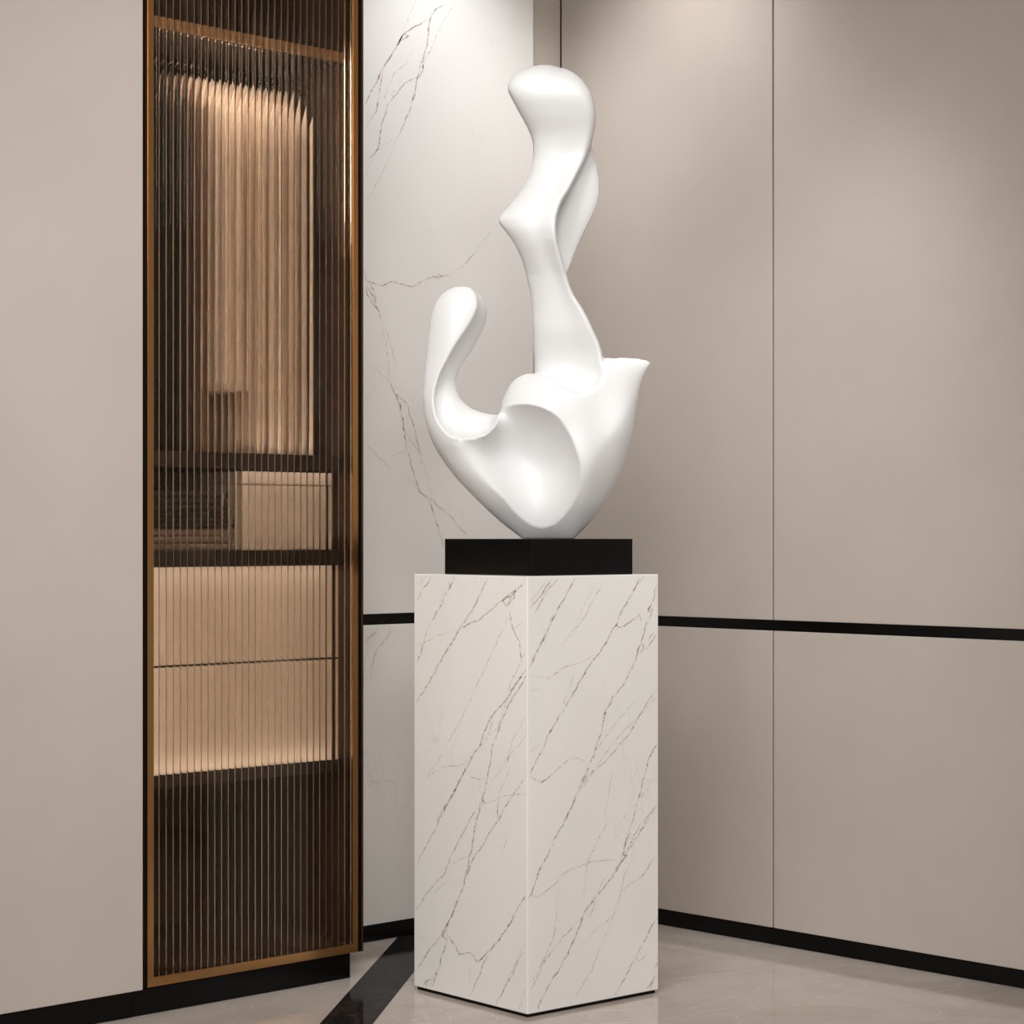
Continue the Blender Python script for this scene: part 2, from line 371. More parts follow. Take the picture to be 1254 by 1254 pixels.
vr = [
 (1.1,(690,70),(640,140),(580,220)), (1.0,(720,70),(660,140),(600,240)), (.7,(670,70),(580,190)),
 (1.1,(800,70),(730,200),(660,340),(600,460),(580,500)), (1.6,(672,320),(655,345)), (.8,(700,240),(640,380),(590,470)),
 (1.3,(1110,60),(1050,190),(990,300),(940,400),(860,500),(770,660),(670,830),(610,960),(580,1030)), (.9,(1135,60),(1080,130)),
 (1.4,(1205,80),(1180,130),(1185,160),(1150,230),(1175,215),(1145,290),(1120,380)), (1.0,(1205,110),(1180,160)),
 (1.5,(1120,380),(1090,460),(1030,590),(985,640)), (2.3,(985,635),(945,710),(930,790)), (1.3,(930,790),(900,880),(860,1000),(820,1090)),
 (1.2,(1115,370),(1130,410),(1100,440)), (2.0,(850,1000),(830,1050),(862,1020)), (1.5,(865,1000),(840,1060),(820,1085)),
 (1.5,(820,1090),(760,1210),(700,1330),(640,1450),(600,1560),(580,1610)), (2.0,(765,1190),(752,1225)),
 (1.1,(1205,330),(1140,410)), (1.6,(1160,385),(1140,410)), (1.0,(1150,370),(1175,335),(1190,345)),
 (1.1,(1110,245),(1040,300),(1010,305),(990,290)), (1.1,(1110,245),(1120,280)),
 (.7,(890,440),(830,480),(750,495),(700,530),(660,555)), (1.0,(700,530),(665,556),(650,545)), (.7,(650,545),(580,540)),
 (.9,(850,950),(820,940),(770,935)), (1.0,(770,940),(700,1010),(640,1050),(590,1030)), (1.6,(655,1040),(635,1052)),
 (1.0,(1205,580),(1130,700),(1060,820),(970,920),(880,1010),(830,1080)), (.7,(1200,630),(1080,760),(980,860),(880,1010)),
 (1.4,(1200,860),(1150,950),(1120,1070)), (1.0,(1120,1070),(1080,1220),(1050,1310),(1020,1420)), (2.0,(1118,1060),(1122,1085)),
 (1.1,(1205,1145),(1110,1260),(1050,1380)), (1.4,(1100,1290),(1050,1320)), (1.2,(1180,1190),(1110,1290),(1040,1400)),
 (1.7,(1050,1310),(1030,1400),(1050,1400),(990,1475)), (1.4,(1040,1400),(980,1500),(900,1600),(840,1680)),
 (1.4,(840,1680),(800,1800),(770,1870),(745,1910)), (1.9,(750,1895),(740,1915)), (1.1,(745,1910),(690,2000),(630,2120),(605,2170)),
 (.9,(1190,1400),(1145,1470),(1110,1510),(1060,1540),(1020,1580)), (.9,(1105,1490),(1115,1515)),
 (.8,(1000,1420),(860,1430),(820,1455),(770,1470),(700,1540),(620,1600),(580,1590)), (1.0,(860,1410),(862,1440)),
 (.6,(960,1240),(900,1350),(860,1430),(840,1600)), (.9,(840,1690),(740,1790),(660,1900),(580,2060)), (.9,(900,1620),(860,1700)),
 (1.1,(1195,1700),(1130,1820),(1090,1890)), (1.1,(1090,1890),(1040,1990),(1000,2060),(980,2110)), (.9,(1090,1890),(1110,1910),(1170,1860)),
 (1.4,(1195,1850),(1190,1900),(1195,1880)), (1.6,(1200,1900),(1180,1960),(1195,1970)), (1.1,(1195,1970),(1140,2060)), (1.0,(1185,1970),(1160,2050)),
 (.7,(940,80),(850,250),(740,400)), (.5,(900,90),(800,290)), (.6,(1100,650),(1000,760),(900,900)),
 (.6,(1050,1460),(1000,1640),(960,1760),(880,1960),(770,2130)), (.8,(705,1760),(700,1800),(640,1920),(590,2010)),
 (.6,(720,1560),(700,1800)), (.6,(830,1700),(960,1490)), (.5,(1010,1670),(900,1760),(830,1830)), (.6,(640,600),(580,620)), (.6,(580,900),(640,870)),
 (.5,(980,1000),(940,1240)), (.5,(1170,1060),(1000,1260)), (.6,(610,2150),(590,2170)), (.6,(800,520),(740,700))]
lim_pl = lambda p: (lambda q: abs(q.x) < h-.0018 and abs(q.y) < h+.001 and .012 < q.z < PH-.003)(MI @ p)
lim_pr = lambda p: (lambda q: abs(q.y) < h-.0018 and .012 < q.z < PH-.003)(MI @ p)
# left visible face looks towards -er, right visible face towards -el
add_veins(pb, (tuple(N0), tuple(-er)), .0003, vl, (500, 690), 3.919, lambda p: (lambda q: abs(q.y) < h-.0018 and .012 < q.z < PH-.003)(MI @ p), MI, 11)
add_veins(pb, (tuple(N0), tuple(-el)), .0003, vr, (500, 690), 3.919, lambda p: (lambda q: abs(q.x) < h-.0018 and .012 < q.z < PH-.003)(MI @ p), MI, 12)

# ------------------------------------------------------------------ sculpture
BZ = 1.0906
sc_yaw = math.atan2(-SA, CA)
BC = PC+Vector((CA, -SA, 0))*.0065
sculpture = tag(empty('abstract_sculpture', (BC.x, BC.y, PH)), 'glossy white flowing abstract sculpture on black block, standing on the marble plinth', 'sculpture')
hb = .1605
blk = boxes('base_block', [(-hb, hb, -hb, hb, 0, BZ-PH)], M['black_gloss'], sculpture, .0012)
blk.rotation_euler = (0, 0, yaw)

def spl(pts, closed=True, n=6):
    P = np.array(pts, float); N = len(P); out = []
    rng = range(N) if closed else range(N-1)
    for i in rng:
        if closed: p0, p1, p2, p3 = P[(i-1) % N], P[i], P[(i+1) % N], P[(i+2) % N]
        else: p0, p1, p2, p3 = P[max(i-1, 0)], P[i], P[i+1], P[min(i+2, N-1)]
        for k in range(n):
            t = k/n
            out.append(.5*((2*p1)+(-p0+p2)*t+(2*p0-5*p1+4*p2-p3)*t*t+(-p0+3*p1-3*p2+p3)*t**3))
    if not closed: out.append(P[-1])
    return np.array(out)
c5 = lambda L: [(500+x/3.919, 60+y/3.919) for x, y in L]
c6 = lambda L: [(500+x/3.484, 340+y/3.484) for x, y in L]
ST = 1.35
gx = np.arange(508, 808, ST); gy = np.arange(74, 664, ST); gz = np.arange(-78, 92, ST)
X, Y = np.meshgrid(gx, gy, indexing='ij')
def inside(P):
    r = np.zeros(X.shape, bool); n = len(P)
    for i in range(n):
        x1, y1 = P[i]; x2, y2 = P[(i+1) % n]
        if y1 == y2: continue
        c = ((y1 > Y) != (y2 > Y)) & (X < (x2-x1)*(Y-y1)/(y2-y1)+x1)
        r ^= c
    return r
def dist(P, closed=False):
    d = np.full(X.shape, 1e9); n = len(P)
    for i in range(n if closed else n-1):
        a = P[i]; b = P[(i+1) % n]; ab = b-a; l2 = max(ab@ab, 1e-9)
        t = np.clip(((X-a[0])*ab[0]+(Y-a[1])*ab[1])/l2, 0, 1)
        d = np.minimum(d, (X-a[0]-t*ab[0])**2+(Y-a[1]-t*ab[1])**2)
    return np.sqrt(d)
def inflate(mask, D, R):
    """smooth inflation: solve lap(p)-p/R^2=-1 inside the outline"""
    # coarse-to-fine free relaxation (SOR by checkerboard)
    p = np.zeros(X.shape); ins = mask
    I, J = np.indices(X.shape); h2 = ST*ST; k = 4+h2/R**2; om = 1.9
    red = ins & ((I+J) % 2 == 0); blk_ = ins & ((I+J) % 2 == 1)
    for it in range(300):
        for mk in (red, blk_):
            s = np.zeros_like(p)
            s[1:-1, 1:-1] = p[2:, 1:-1]+p[:-2, 1:-1]+p[1:-1, 2:]+p[1:-1, :-2]
            q = (s+h2)/k; p[mk] += om*(q[mk]-p[mk])
    p = np.maximum(p, 0)/R**2            # -> 1 deep inside wide areas
    return np.sqrt(np.clip(p, 0, 1))
def sm(t): t = np.clip(t, 0, 1); return t*t*(3-2*t)
def prof(v, pts):
    xs = [a for a, _ in pts]; C = spl(pts, False, 10)
    return np.interp(v, C[:, 0], C[:, 1])

# --- body with hook and wing
body_o = spl(c6([(505,1140),(484,1114),(440,1080),(380,1032),(300,958),(220,875),(160,800),(110,720),(80,640),(66,560),(64,480),(70,400),(78,320),(87,230),(95,170),(115,110),(150,65),(190,43),(235,37),(280,48),(315,75),(335,112),(340,150),(332,195),(310,245),(275,310),(235,370),(212,415),(208,450),(215,490),(235,525),(270,553),(310,570),(350,580),(386,583),(396,540),(412,500),(440,450),(480,420),(530,408),(580,420),(630,455),(690,488),(745,500),(790,470),(815,420),(826,349),(880,343),(940,338),(990,341),(1037,355),(1020,395),(1000,440),(985,500),(970,580),(960,650),(940,740),(910,830),(870,910),(820,990),(760,1062),(708,1114),(690,1140)]), True, 4)
sdb = dist(body_o, True); mb0 = inside(body_o); mb = mb0 | (sdb < 1.0); db = np.where(mb, dist(body_o, True), 0)
ext_o = np.vstack([spl(c6([(505,1140),(484,1114),(440,1080),(380,1032),(300,958),(220,875),(160,800),(110,720),(80,640),(66,560),(64,480),(70,400),(78,320),(87,230),(95,170),(115,110),(150,65),(190,43),(235,37),(280,48),(315,75),(335,112),(340,150),(332,195),(310,245),(275,310),(235,370),(212,415),(208,450),(215,490),(235,525),(270,553),(310,570),(350,580),(386,583),(396,540),(412,500),(440,450),(480,420),(530,404),(580,370)]), False, 4),
    spl(c6([(640,340),(740,330),(826,345),(880,343),(940,338),(990,341),(1037,355),(1020,395),(1000,440),(985,500),(970,580),(960,650),(940,740),(910,830),(870,910),(820,990),(760,1062),(708,1114),(690,1140)]), False, 4)])
ib = inflate(inside(ext_o) | mb, db, 26)
u_seg = spl(c6([(530,408),(580,420),(630,455),(690,488),(745,500),(790,470),(815,420),(826,349)]), False, 6)
du = dist(u_seg)
hook_r = spl(c6([(262,42),(284,70),(294,110),(290,145),(270,190),(240,240),(200,300),(160,370),(130,430),(112,500),(112,560),(125,610),(150,650),(190,685),(250,697),(310,690),(350,668),(375,635),(388,590),(392,570)]), False, 5)
rim = spl(c6([(384,606),(392,580),(420,561),(470,552),(530,557),(585,575),(635,610),(670,660),(700,720),(722,790),(728,830),(722,900),(700,960),(665,1010),(625,1050),(570,1068)]), False, 5)
rim_low = spl(c6([(570,1068),(520,1052),(465,1010),(410,945)]), False, 5)
# channel = region on the right of the hook ridge up to the silhouette
chan = np.vstack([hook_r, np.array(c6([(400,560),(380,500),(230,460),(240,380),(360,200),(360,90),(300,20)]))])
mc = inside(chan) & mb; dr = dist(hook_r)
# hollow
hol = np.vstack([rim, rim_low, np.array(c6([(345,862),(262,778),(198,712)])), np.array(c6([(235,672),(305,662),(345,640),(368,612),(384,590)]))])
mh = inside(hol) & mb0 & ~mc

T = prof(Y, [(340, 40), (430, 46), (480, 52), (540, 62), (600, 56), (640, 40), (664, 26)])
T = T*(1-.42*sm((560-X)/45)*sm((560-Y)/60))
front = T*ib
# lean of the flanks: right flank turned away past the crease that drops from the wing tip
crease = spl(c6([(1037,355),(985,470),(940,560),(880,650),(810,740),(770,830),(745,930),(735,1010)]), False, 5)
cr_x = np.interp(Y, crease[:, 1], crease[:, 0])
xr = X-cr_x
front = front+np.where(mb, -.30*np.maximum(np.sqrt((xr)**2+16)*.5+xr*.5, 0)*sm((Y-430)/50), 0)
# valley between the mound and the wing: gentle saddle
gv = np.exp(-(((X-738)/26)**2+((Y-500)/48)**2)); front -= 12*gv*ib
gm = np.exp(-(((X-655)/42)**2+((Y-505)/26)**2)); front += 12*gm*ib
front += 10*np.exp(-(((X-716)/22)**2+((Y-575)/50)**2))*ib
# wing pulled backwards at its tip, hook leaning back at top
wingb = -26*sm((X-735)/60)*sm((540-Y)/110)
hookb = prof(Y, [(345, -4), (380, 2), (440, 6), (500, 8), (560, 0)])*sm((620-X)/60)
front = front+hookb
# carve the channel
cdep = 31*(1-np.exp(-dr/7.0))
topf = .65+.35*sm((Y-352)/60)
front = np.where(mc, front-cdep*topf*.9, front)
# carve the hollow
def membrane(base, mask, c):
    """sagging skin stretched over the hole, held at its rim"""
    p = base.copy(); I, J = np.indices(X.shape); h2 = ST*ST
    for it in range(420):
        for par in (0, 1):
            mk = mask & ((I+J) % 2 == par); s = np.zeros_like(p)
            s[1:-1, 1:-1] = p[2:, 1:-1]+p[:-2, 1:-1]+p[1:-1, 2:]+p[1:-1, :-2]
            q = (s+c*h2)/4; p[mk] += 1.88*(q[mk]-p[mk])
    return p
cc = (.014-.060*sm((X-552-(Y-540)*.35)/52))*(1-.80*sm((Y-560)/60))
front = membrane(front, mh, cc)
# soften the seam along the left flank, where the form rolls over without an edge
seam = dist(spl(c6([(430,965),(345,862),(262,778),(198,712),(240,704)]), False, 5))
wgt = (1-sm((seam-4)/14))*.9*sm((Y-546)/14)*(1-sm((Y-572)/38)); okm = (mb & ~mc).astype(float); fs = front.copy()
for it in range(60):
    nsum = sum(np.roll(fs*okm, d_, a_) for d_ in (1, -1) for a_ in (0, 1)); ncnt = sum(np.roll(okm, d_, a_) for d_ in (1, -1) for a_ in (0, 1))
    fs = np.where((okm > 0) & (ncnt > 0), fs+wgt*.8*(nsum/np.maximum(ncnt, 1)-fs), fs)
front = fs
front -= 9*(1-np.sqrt(1-(1-np.clip(du/6, 0, 1))**2))*mb
back = -T*.85*ib+hookb
front = front+wingb; back = back+wingb
back = np.minimum(back, front-np.minimum(14, db*1.6))
front = np.where(mb, front, -200); back = np.where(mb, back, 200)

# --- twisting upper ribbon
rib_o = spl(c5([(478,190),(500,150),(545,115),(600,95),(655,87),(720,97),(780,125),(830,170),(870,235),(892,300),(898,360),(888,430),(850,540),(810,620),(770,700),(735,760),(715,820),(708,880),(715,950),(735,1020),(754,1080)])+c6([(700,70),(750,150),(790,230),(820,300),(834,370),(840,440),(830,520),(760,600),(650,600),(560,560),(540,480),(538,405),(535,330),(532,250),(527,140),(519,60)])+c5([(572,1120),(555,1050),(525,975),(485,910),(445,860),(432,832),(445,805),(480,765),(525,710),(565,640),(590,570),(598,510),(597,450),(575,390),(540,330),(500,260),(480,220)]), True, 4)
sdr = dist(rib_o, True); mr0 = inside(rib_o); mr = mr0 | (sdr < 1.0); drr = np.where(mr, dist(rib_o, True), 0)

ridge = spl(c5([(720,97),(780,125),(830,170),(870,235),(892,300),(898,360),(888,430),(850,540),(810,620),(770,700),(735,760),(715,820),(708,880),(715,950),(735,1020),(754,1080)])+c6([(700,70),(750,150),(790,230),(820,300),(832,370),(828,430),(800,482),(765,506),(735,508)]), False, 5)
dg = dist(ridge)
ridge_low = spl(c5([(850,190),(880,250),(895,310),(898,360),(888,430),(850,540),(810,620),(770,700),(735,760),(715,820),(708,880),(715,950),(735,1020),(754,1080)])+c6([(700,70),(750,150),(790,230),(820,300),(832,370),(828,430)]), False, 5)
ir = inflate(mr | (dist(ridge_low) < 38), None, 15)
RR = np.interp(Y, [80, 100, 150, 200, 500], [34, 26, 12, 7, 6])
eR = np.sqrt(1-(1-np.clip(dg/RR, 0, 1))**2)
eT = np.sqrt(1-(1-np.clip(drr/9.0, 0, 1))**2)
lx = np.interp(Y, [83,108,130,170,200,235,272,300,340,380,460,500],[640,624,632,650,652,640,612,628,648,652,654,656])
rx = np.interp(Y, [83,108,150,190,230,270,285,300,330,380,430,460,500],[690,714,729,722,700,684,681,682,691,714,732,737,735])
u = np.clip((X-lx)/(rx-lx+1e-6), -.2, 1.2)
cy = prof(Y, [(74, 2), (98, 17), (122, 23), (146, 17), (170, 7), (192, 4), (215, 9), (245, 22), (275, 31), (300, 29), (340, 12), (390, -2), (430, -8), (470, -2), (500, 12), (540, 15)])
tilt = prof(Y, [(74, 0), (130, 6), (190, 14), (270, 22), (330, 20), (400, 16), (470, 10), (540, 0)])
cr = cy+tilt*(u-.5)
thick = prof(Y, [(74, 28), (130, 26), (200, 19), (280, 20), (350, 22), (420, 28), (500, 32), (560, 30)])
dish = 4.5*np.exp(-((u-.66)/.24)**2)*sm((Y-165)/60)
foot = 15*sm((Y-400)/60)*(1-np.exp(-dg/14.0))*mr
ir = ir*(.35+.65*eR)
rf = cr+thick*ir-dish*ir-foot
rb = cr-thick*ir*1.0-2
rb = np.minimum(rb, rf-np.minimum(10, drr*1.5))
rf = np.where(mr, rf, -200); rb = np.where(mr, rb, 200)

# --- lobe standing behind the ribbon
lobe_o = spl(c5([(790,380),(860,420),(885,470),(902,540),(916,610),(920,680),(910,740),(885,800),(845,880),(805,970),(775,1050),(755,1090),(735,1130),(700,1130),(660,1060),(650,900),(680,740),(740,560)]), True, 5)
sdl = dist(lobe_o, True); ml0 = inside(lobe_o); ml = ml0 | (sdl < 1.0); dlo = np.where(ml, dist(lobe_o, True), 0); il = inflate(ml, dlo, 18)
cl = prof(Y, [(150, -4), (190, -6), (240, -9), (300, -9), (340, -4), (380, -4)])
lf = np.where(ml, cl+17*il, -200); lb = np.where(ml, cl-17*il, 200)

def field(f, b):
    Z = gz[None, None, :]
    # divide by local slope so that the blends have an even width
    def g(a):
        ax, ay = np.gradient(a, ST); s = np.sqrt(1+np.clip(ax*ax+ay*ay, 0, 9)); return s
    ff = (Z-f[:, :, None])/g(f)[:, :, None]; bb = (b[:, :, None]-Z)/g(b)[:, :, None]
    return np.maximum(ff, bb).astype(np.float32)
def smin(a, b, k):
    h_ = np.clip(.5+.5*(b-a)/k, 0, 1); return b*(1-h_)+a*h_-k*h_*(1-h_)
def cut(Fv, sd, ins): return np.maximum(Fv, np.where(ins, -sd, sd)[:, :, None].astype(np.float32))
Fd = smin(cut(field(front, back), sdb, mb0), cut(field(rf, rb), sdr, mr0), 5.0)
Fd = smin(Fd, cut(field(lf, lb), sdl, ml0), 4.0)
Fd = np.clip(Fd, -12, 12)
# flat foot where the form meets the black block
ybot = 659.9
Fd = np.maximum(Fd, (gy[None, :, None]-ybot).astype(np.float32))
def blur(a):
    for ax in range(3):
        a = .25*np.roll(a, 1, ax)+.5*a+.25*np.roll(a, -1, ax)
    return a
Fd = .4*Fd+.6*blur(Fd)

def surface_nets(Fv):
    sgn = Fv < 0
    nx, ny, nz = Fv.shape
    c = [(i, j, k) for i in (0, 1) for j in (0, 1) for k in (0, 1)]
    cnt = sum(sgn[i:nx-1+i, j:ny-1+j, k:nz-1+k].astype(np.int8) for i, j, k in c)
    act = (cnt > 0) & (cnt < 8)
    idx = -np.ones(act.shape, np.int64); ai = np.argwhere(act); idx[act] = np.arange(len(ai))
    acc = np.zeros((len(ai), 3)); num = np.zeros(len(ai))
    for a in range(8):
        for b in range(a+1, 8):
            d = np.abs(np.array(c[a])-np.array(c[b]))
            if d.sum() != 1: continue
            va = Fv[ai[:, 0]+c[a][0], ai[:, 1]+c[a][1], ai[:, 2]+c[a][2]]; vb = Fv[ai[:, 0]+c[b][0], ai[:, 1]+c[b][1], ai[:, 2]+c[b][2]]
            m_ = (va < 0) != (vb < 0); t = np.where(m_, va/np.where(m_, va-vb, 1), 0)
            p = np.array(c[a])[None]+t[:, None]*(np.array(c[b])-np.array(c[a]))[None]
            acc += np.where(m_[:, None], p, 0); num += m_
    V = ai+acc/np.maximum(num, 1)[:, None]
    faces = []
    for ax in range(3):
        o1, o2 = [(1, 2), (2, 0), (0, 1)][ax]
        s0 = [slice(1, None)]*3; s0[ax] = slice(0, -1); s1 = [slice(1, None)]*3; s1[ax] = slice(1, None)
        A = sgn[tuple(s0)]; B = sgn[tuple(s1)]
        e = np.argwhere(A != B); fl = A[A != B]
        base = e.copy()
        for k in range(3):
            if k != ax: base[:, k] += 1
        ok = np.all(base < np.array(act.shape), axis=1); base = base[ok]; fl = fl[ok]
        def at(da, db):
            q_ = base.copy(); q_[:, o1] -= da; q_[:, o2] -= db; return idx[q_[:, 0], q_[:, 1], q_[:, 2]]
        quad = np.stack([at(1, 1), at(0, 1), at(0, 0), at(1, 0)], 1)
        quad[~fl] = quad[~fl][:, ::-1]
        faces.append(quad)
    Fc = np.vstack(faces); Fc = Fc[(Fc >= 0).all(1)]
    return V, Fc
Vn, Fc = surface_nets(Fd)
# keep only the largest run of geometry clean: light smoothing to lose the voxel steps
def smooth(V, Fc, it, lam=.5, mu=-.52):
    E = np.vstack([Fc[:, [0, 1]], Fc[:, [1, 2]], Fc[:, [2, 3]], Fc[:, [3, 0]]]); E = np.vstack([E, E[:, ::-1]])
    n = np.bincount(E[:, 0], minlength=len(V)).astype(float); n[n == 0] = 1
    for k in range(it):
        for l in (lam, mu):
            s = np.stack([np.bincount(E[:, 0], weights=V[E[:, 1], i], minlength=len(V)) for i in range(3)], 1)/n[:, None]
            V = V+l*(s-V)
    return V
Vn = smooth(Vn, Fc, 5)
PX = gx[0]+Vn[:, 0]*ST; PY = gy[0]+Vn[:, 1]*ST; PZ = gz[0]+Vn[:, 2]*ST
DY = 5.212; s_ = DY/F
cX = (PX-627)*s_; cZ = np.maximum(CH-(PY-HZ)*s_, BZ); cY = DY-PZ*s_
wx = CA*cX+SA*cY-BC.x; wy = -SA*cX+CA*cY-BC.y
me = bpy.data.meshes.new('sculpture_body')
me.from_pydata(np.stack([wx, wy, cZ-PH], 1).tolist(), [], Fc.tolist()); me.update()
bm = bmesh.new(); bm.from_mesh(me); bmesh.ops.recalc_face_normals(bm, faces=bm.faces); bm.to_mesh(me); bm.free()
me.polygons.foreach_set('use_smooth', [True]*len(me.polygons))
link('sculpture_body', me, M['white'], sculpture)

# ------------------------------------------------------------------ wardrobe with reeded glass door
A0, A1 = 2.7965, 3.4395
W = tag(empty('wardrobe', (3.118, YC, 0)), 'tall built-in wardrobe with bronze framed fluted glass door, left of the marble wall', 'wardrobe')
def wp(name, bl, m, bev=.0008, parent=None):
    o = boxes(name, [(x0-3.118, x1-3.118, y0-YC, y1-YC, z0, z1) for x0, x1, y0, y1, z0, z1 in bl], m, parent or W, bev)
    return o
CB = 4.76
wp('side_panel', [(2.785, 2.803, 4.189, CB, .063, 2.96)], M['wood'])
wp('side_panel', [(3.420, 3.4385, 4.189, CB, .063, 2.96)], M['wood'])
wp('back_panel', [(2.803, 3.420, CB-.015, CB, .063, 2.96)], M['wood'])
wp('bottom_panel', [(2.803, 3.420, 4.195, CB-.015, .063, .083)], M['wood'])
wp('top_panel', [(2.803, 3.420, 4.195, CB-.015, 2.94, 2.96)], M['wood'])
wp('kick_board', [(2.774, 3.411, YC+.008, YC+.024, 0, .0605)], M['black'])
SHF = ((2.289, 2.303), (1.265, 1.2925), (1.030, 1.062), (.511, .536))
for i, (z0, z1) in enumerate(SHF):
    s = wp('shelf', [(2.8035, 3.4195, 4.205 if i else 4.215, CB-.0155, z0, z1)], M['shelf'] if i else M['wood'])
    if i == 0:
        lp = wp('shelf_lip', [(2.8035, 3.4195, 4.206, 4.2145, z0-.012, z1)], M['lip'], parent=s); lp['label'] = 'bronze shelf lip'
# drawers
for (z0, z1) in ((.794, 1.028), (.538, .789)):
    dw = wp('drawer', [(2.806, 3.405, 4.238, 4.256, z0, z1), (2.815, 3.395, 4.256, 4.70, z0+.01, z1-.03)], M['drawer'], .001)
# led under the top shelf; the other strips are added fill light
wp('led_and_fill_strip', [(2.87, 3.24, 4.223, 4.233, 2.2835, 2.289)], M['led'], 0)
wp('led_and_fill_strip', [(2.8035, 2.8065, 4.196, 4.214, .56, 1.02)], M['fill_soft'], 0)  # added strip, brightens the drawer fronts from the left jamb
wp('led_and_fill_strip', [(2.83, 3.39, 4.2075, 4.2145, 1.0270, 1.0299)], M['fill_soft'], 0)  # added strip, brightens the drawer fronts from above
wp('added_strip_lip', [(2.8035, 3.4195, 4.2050, 4.2068, 1.0245, 1.0300)], M['shelf'])  # added lip, hides the strip over the drawers
wp('led_and_fill_strip', [(2.83, 3.39, 4.209, 4.217, .5362, .5384)], M['fill_soft'], 0)  # added strip, brightens the drawer fronts from below
wp('added_strip_lip', [(2.8035, 3.4195, 4.2050, 4.2068, .5360, .5415)], M['shelf'])  # added lip in front of the lower drawer strip
wp('led_and_fill_strip', [(2.95, 3.40, 4.220, 4.228, 1.2615, 1.265)], M['fill_soft'], 0)  # added strip, brightens the storage box and folded clothes
wp('added_strip_lip', [(2.8035, 3.4195, 4.2050, 4.212, 1.2585, 1.2652)], M['shelf'])  # added lip, keeps the box shelf strip out of view
wp('led_and_fill_strip', [(2.98, 3.37, 4.222, 4.232, 1.2926, 1.2946)], M['fill_mid'], 0)  # added uplight for the lower part of the garments
wp('added_strip_lip', [(2.8035, 3.4195, 4.2050, 4.208, 1.2920, 1.2960)], M['shelf'])  # added lip that screens the garment uplight

def tube(name, pts, r, m, parent=None, seg=12):
    V = []; Fc = []; P = [Vector(p) for p in pts]
    up = None
    for i, p in enumerate(P):
        t = (P[min(i+1, len(P)-1)]-P[max(i-1, 0)]).normalized()
        if up is None: up = t.orthogonal().normalized()
        up = (up-t*up.dot(t)).normalized(); sd = t.cross(up)
        rr = r[i] if isinstance(r, (list, tuple)) else r
        for k in range(seg):
            a = 2*math.pi*k/seg; V.append(p+(up*math.cos(a)+sd*math.sin(a))*rr)
    for i in range(len(P)-1):
        for k in range(seg):
            a = i*seg+k; b = i*seg+(k+1) % seg; Fc.append((a, b, b+seg, a+seg))
    Fc.append(tuple(range(seg-1, -1, -1))); Fc.append(tuple((len(P)-1)*seg+k for k in range(seg)))
    return pydata(name, V, Fc, m, parent, True)
RZ = 2.262; RB = 4.47
tube('hanging_rail', [(2.8032-3.118, RB-YC, RZ), (3.4198-3.118, RB-YC, RZ)], .011, M['steel'], W, 20)

# door
door = empty('door', (0, 0, 0)); door.parent = W
def dp(name, bl, m, bev=.0006): return wp(name, bl, m, bev, door)
def frame(name, x0, x1, z0, z1, wd_, wt, y0, y1, m, bev):
    """mitred rectangular frame as one mesh (front view ring, extruded)"""
    o_ = [(x0, z0), (x1, z0), (x1, z1), (x0, z1)]; i_ = [(x0+wd_, z0+wt), (x1-wd_, z0+wt), (x1-wd_, z1-wt), (x0+wd_, z1-wt)]
    V = []
    for y in (y0, y1):
        for x, z in o_+i_: V.append((x-3.118, y-YC, z))
    Fc = []
    for k in range(4):
        n = (k+1) % 4
        Fc += [(k, n, 4+n, 4+k), (8+k, 12+k, 12+n, 8+n), (k, 8+k, 8+n, n), (4+k, 4+n, 12+n, 12+k)]
    me = bpy.data.meshes.new(name); me.from_pydata(V, [], Fc); bm = bmesh.new(); bm.from_mesh(me)
    bmesh.ops.recalc_face_normals(bm, faces=bm.faces)
    bmesh.ops.bevel(bm, geom=list(bm.edges), offset=bev, segments=2, affect='EDGES'); bm.to_mesh(me); bm.free()
    return link(name, me, m, door)
frame('door_frame', 2.8068, 3.4296, .0635, 2.93, .0173, .0215, YC-.001, YC+.0122, M['gold'], .0008)
bf = frame('added_glare_backing', 2.8070, 3.4294, .0637, 2.9298, .0171, .0213, YC+.0124, YC+.024, M['black'], .0004); bf['label'] = 'added black glare backing'  # added behind the gold frame to stop strip glare on its inner side
b_ = dp('edge_gasket', [(2.7965, 2.8065, YC+.003, YC+.022, .0635, 2.93)], M['black']); b_['label'] = 'black edge gasket'
b_ = dp('edge_gasket', [(3.4299, 3.4398, YC+.002, YC+.022, .0625, 2.93)], M['black']); b_['label'] = 'black edge gasket'
b_ = dp('edge_trim', [(3.4400, 3.4462, YC-.001, YC+.024, .0625, 2.93)], M['bronze']); b_['label'] = 'dark bronze edge trim'
# reeded glass: flat face outside, convex flutes inside
g0, g1 = 2.8243, 3.4121; NR_ = 30; seg = 14
pitch = (g1-g0)/NR_; Rr = .0128
prof_pts = []
for i in range(NR_):
    for k in range(seg if i < NR_-1 else seg+1):
        t = k/seg*pitch-pitch/2; sag = math.sqrt(Rr*Rr-t*t)-math.sqrt(Rr*Rr-(pitch/2)**2)
        prof_pts.append((g0+i*pitch+k/seg*pitch, YC+.0110+sag))
V = []; Fc = []; n = len(prof_pts); zb_, zt_ = .0852, 2.908
for z in (zb_, zt_):
    for x, y in prof_pts: V.append((x-3.118, y-YC, z))
    for x, y in prof_pts: V.append((x-3.118, .0055, z))
for k in range(n-1):
    Fc.append((k, k+1, 2*n+k+1, 2*n+k)); Fc.append((n+k, 2*n+n+k, 2*n+n+k+1, n+k+1))
    Fc.append((k, n+k, n+k+1, k+1)); Fc.append((2*n+k, 2*n+k+1, 3*n+k+1, 3*n+k))
Fc.append((0, 2*n, 3*n, n)); Fc.append((n-1, 2*n-1, 4*n-1, 3*n-1))
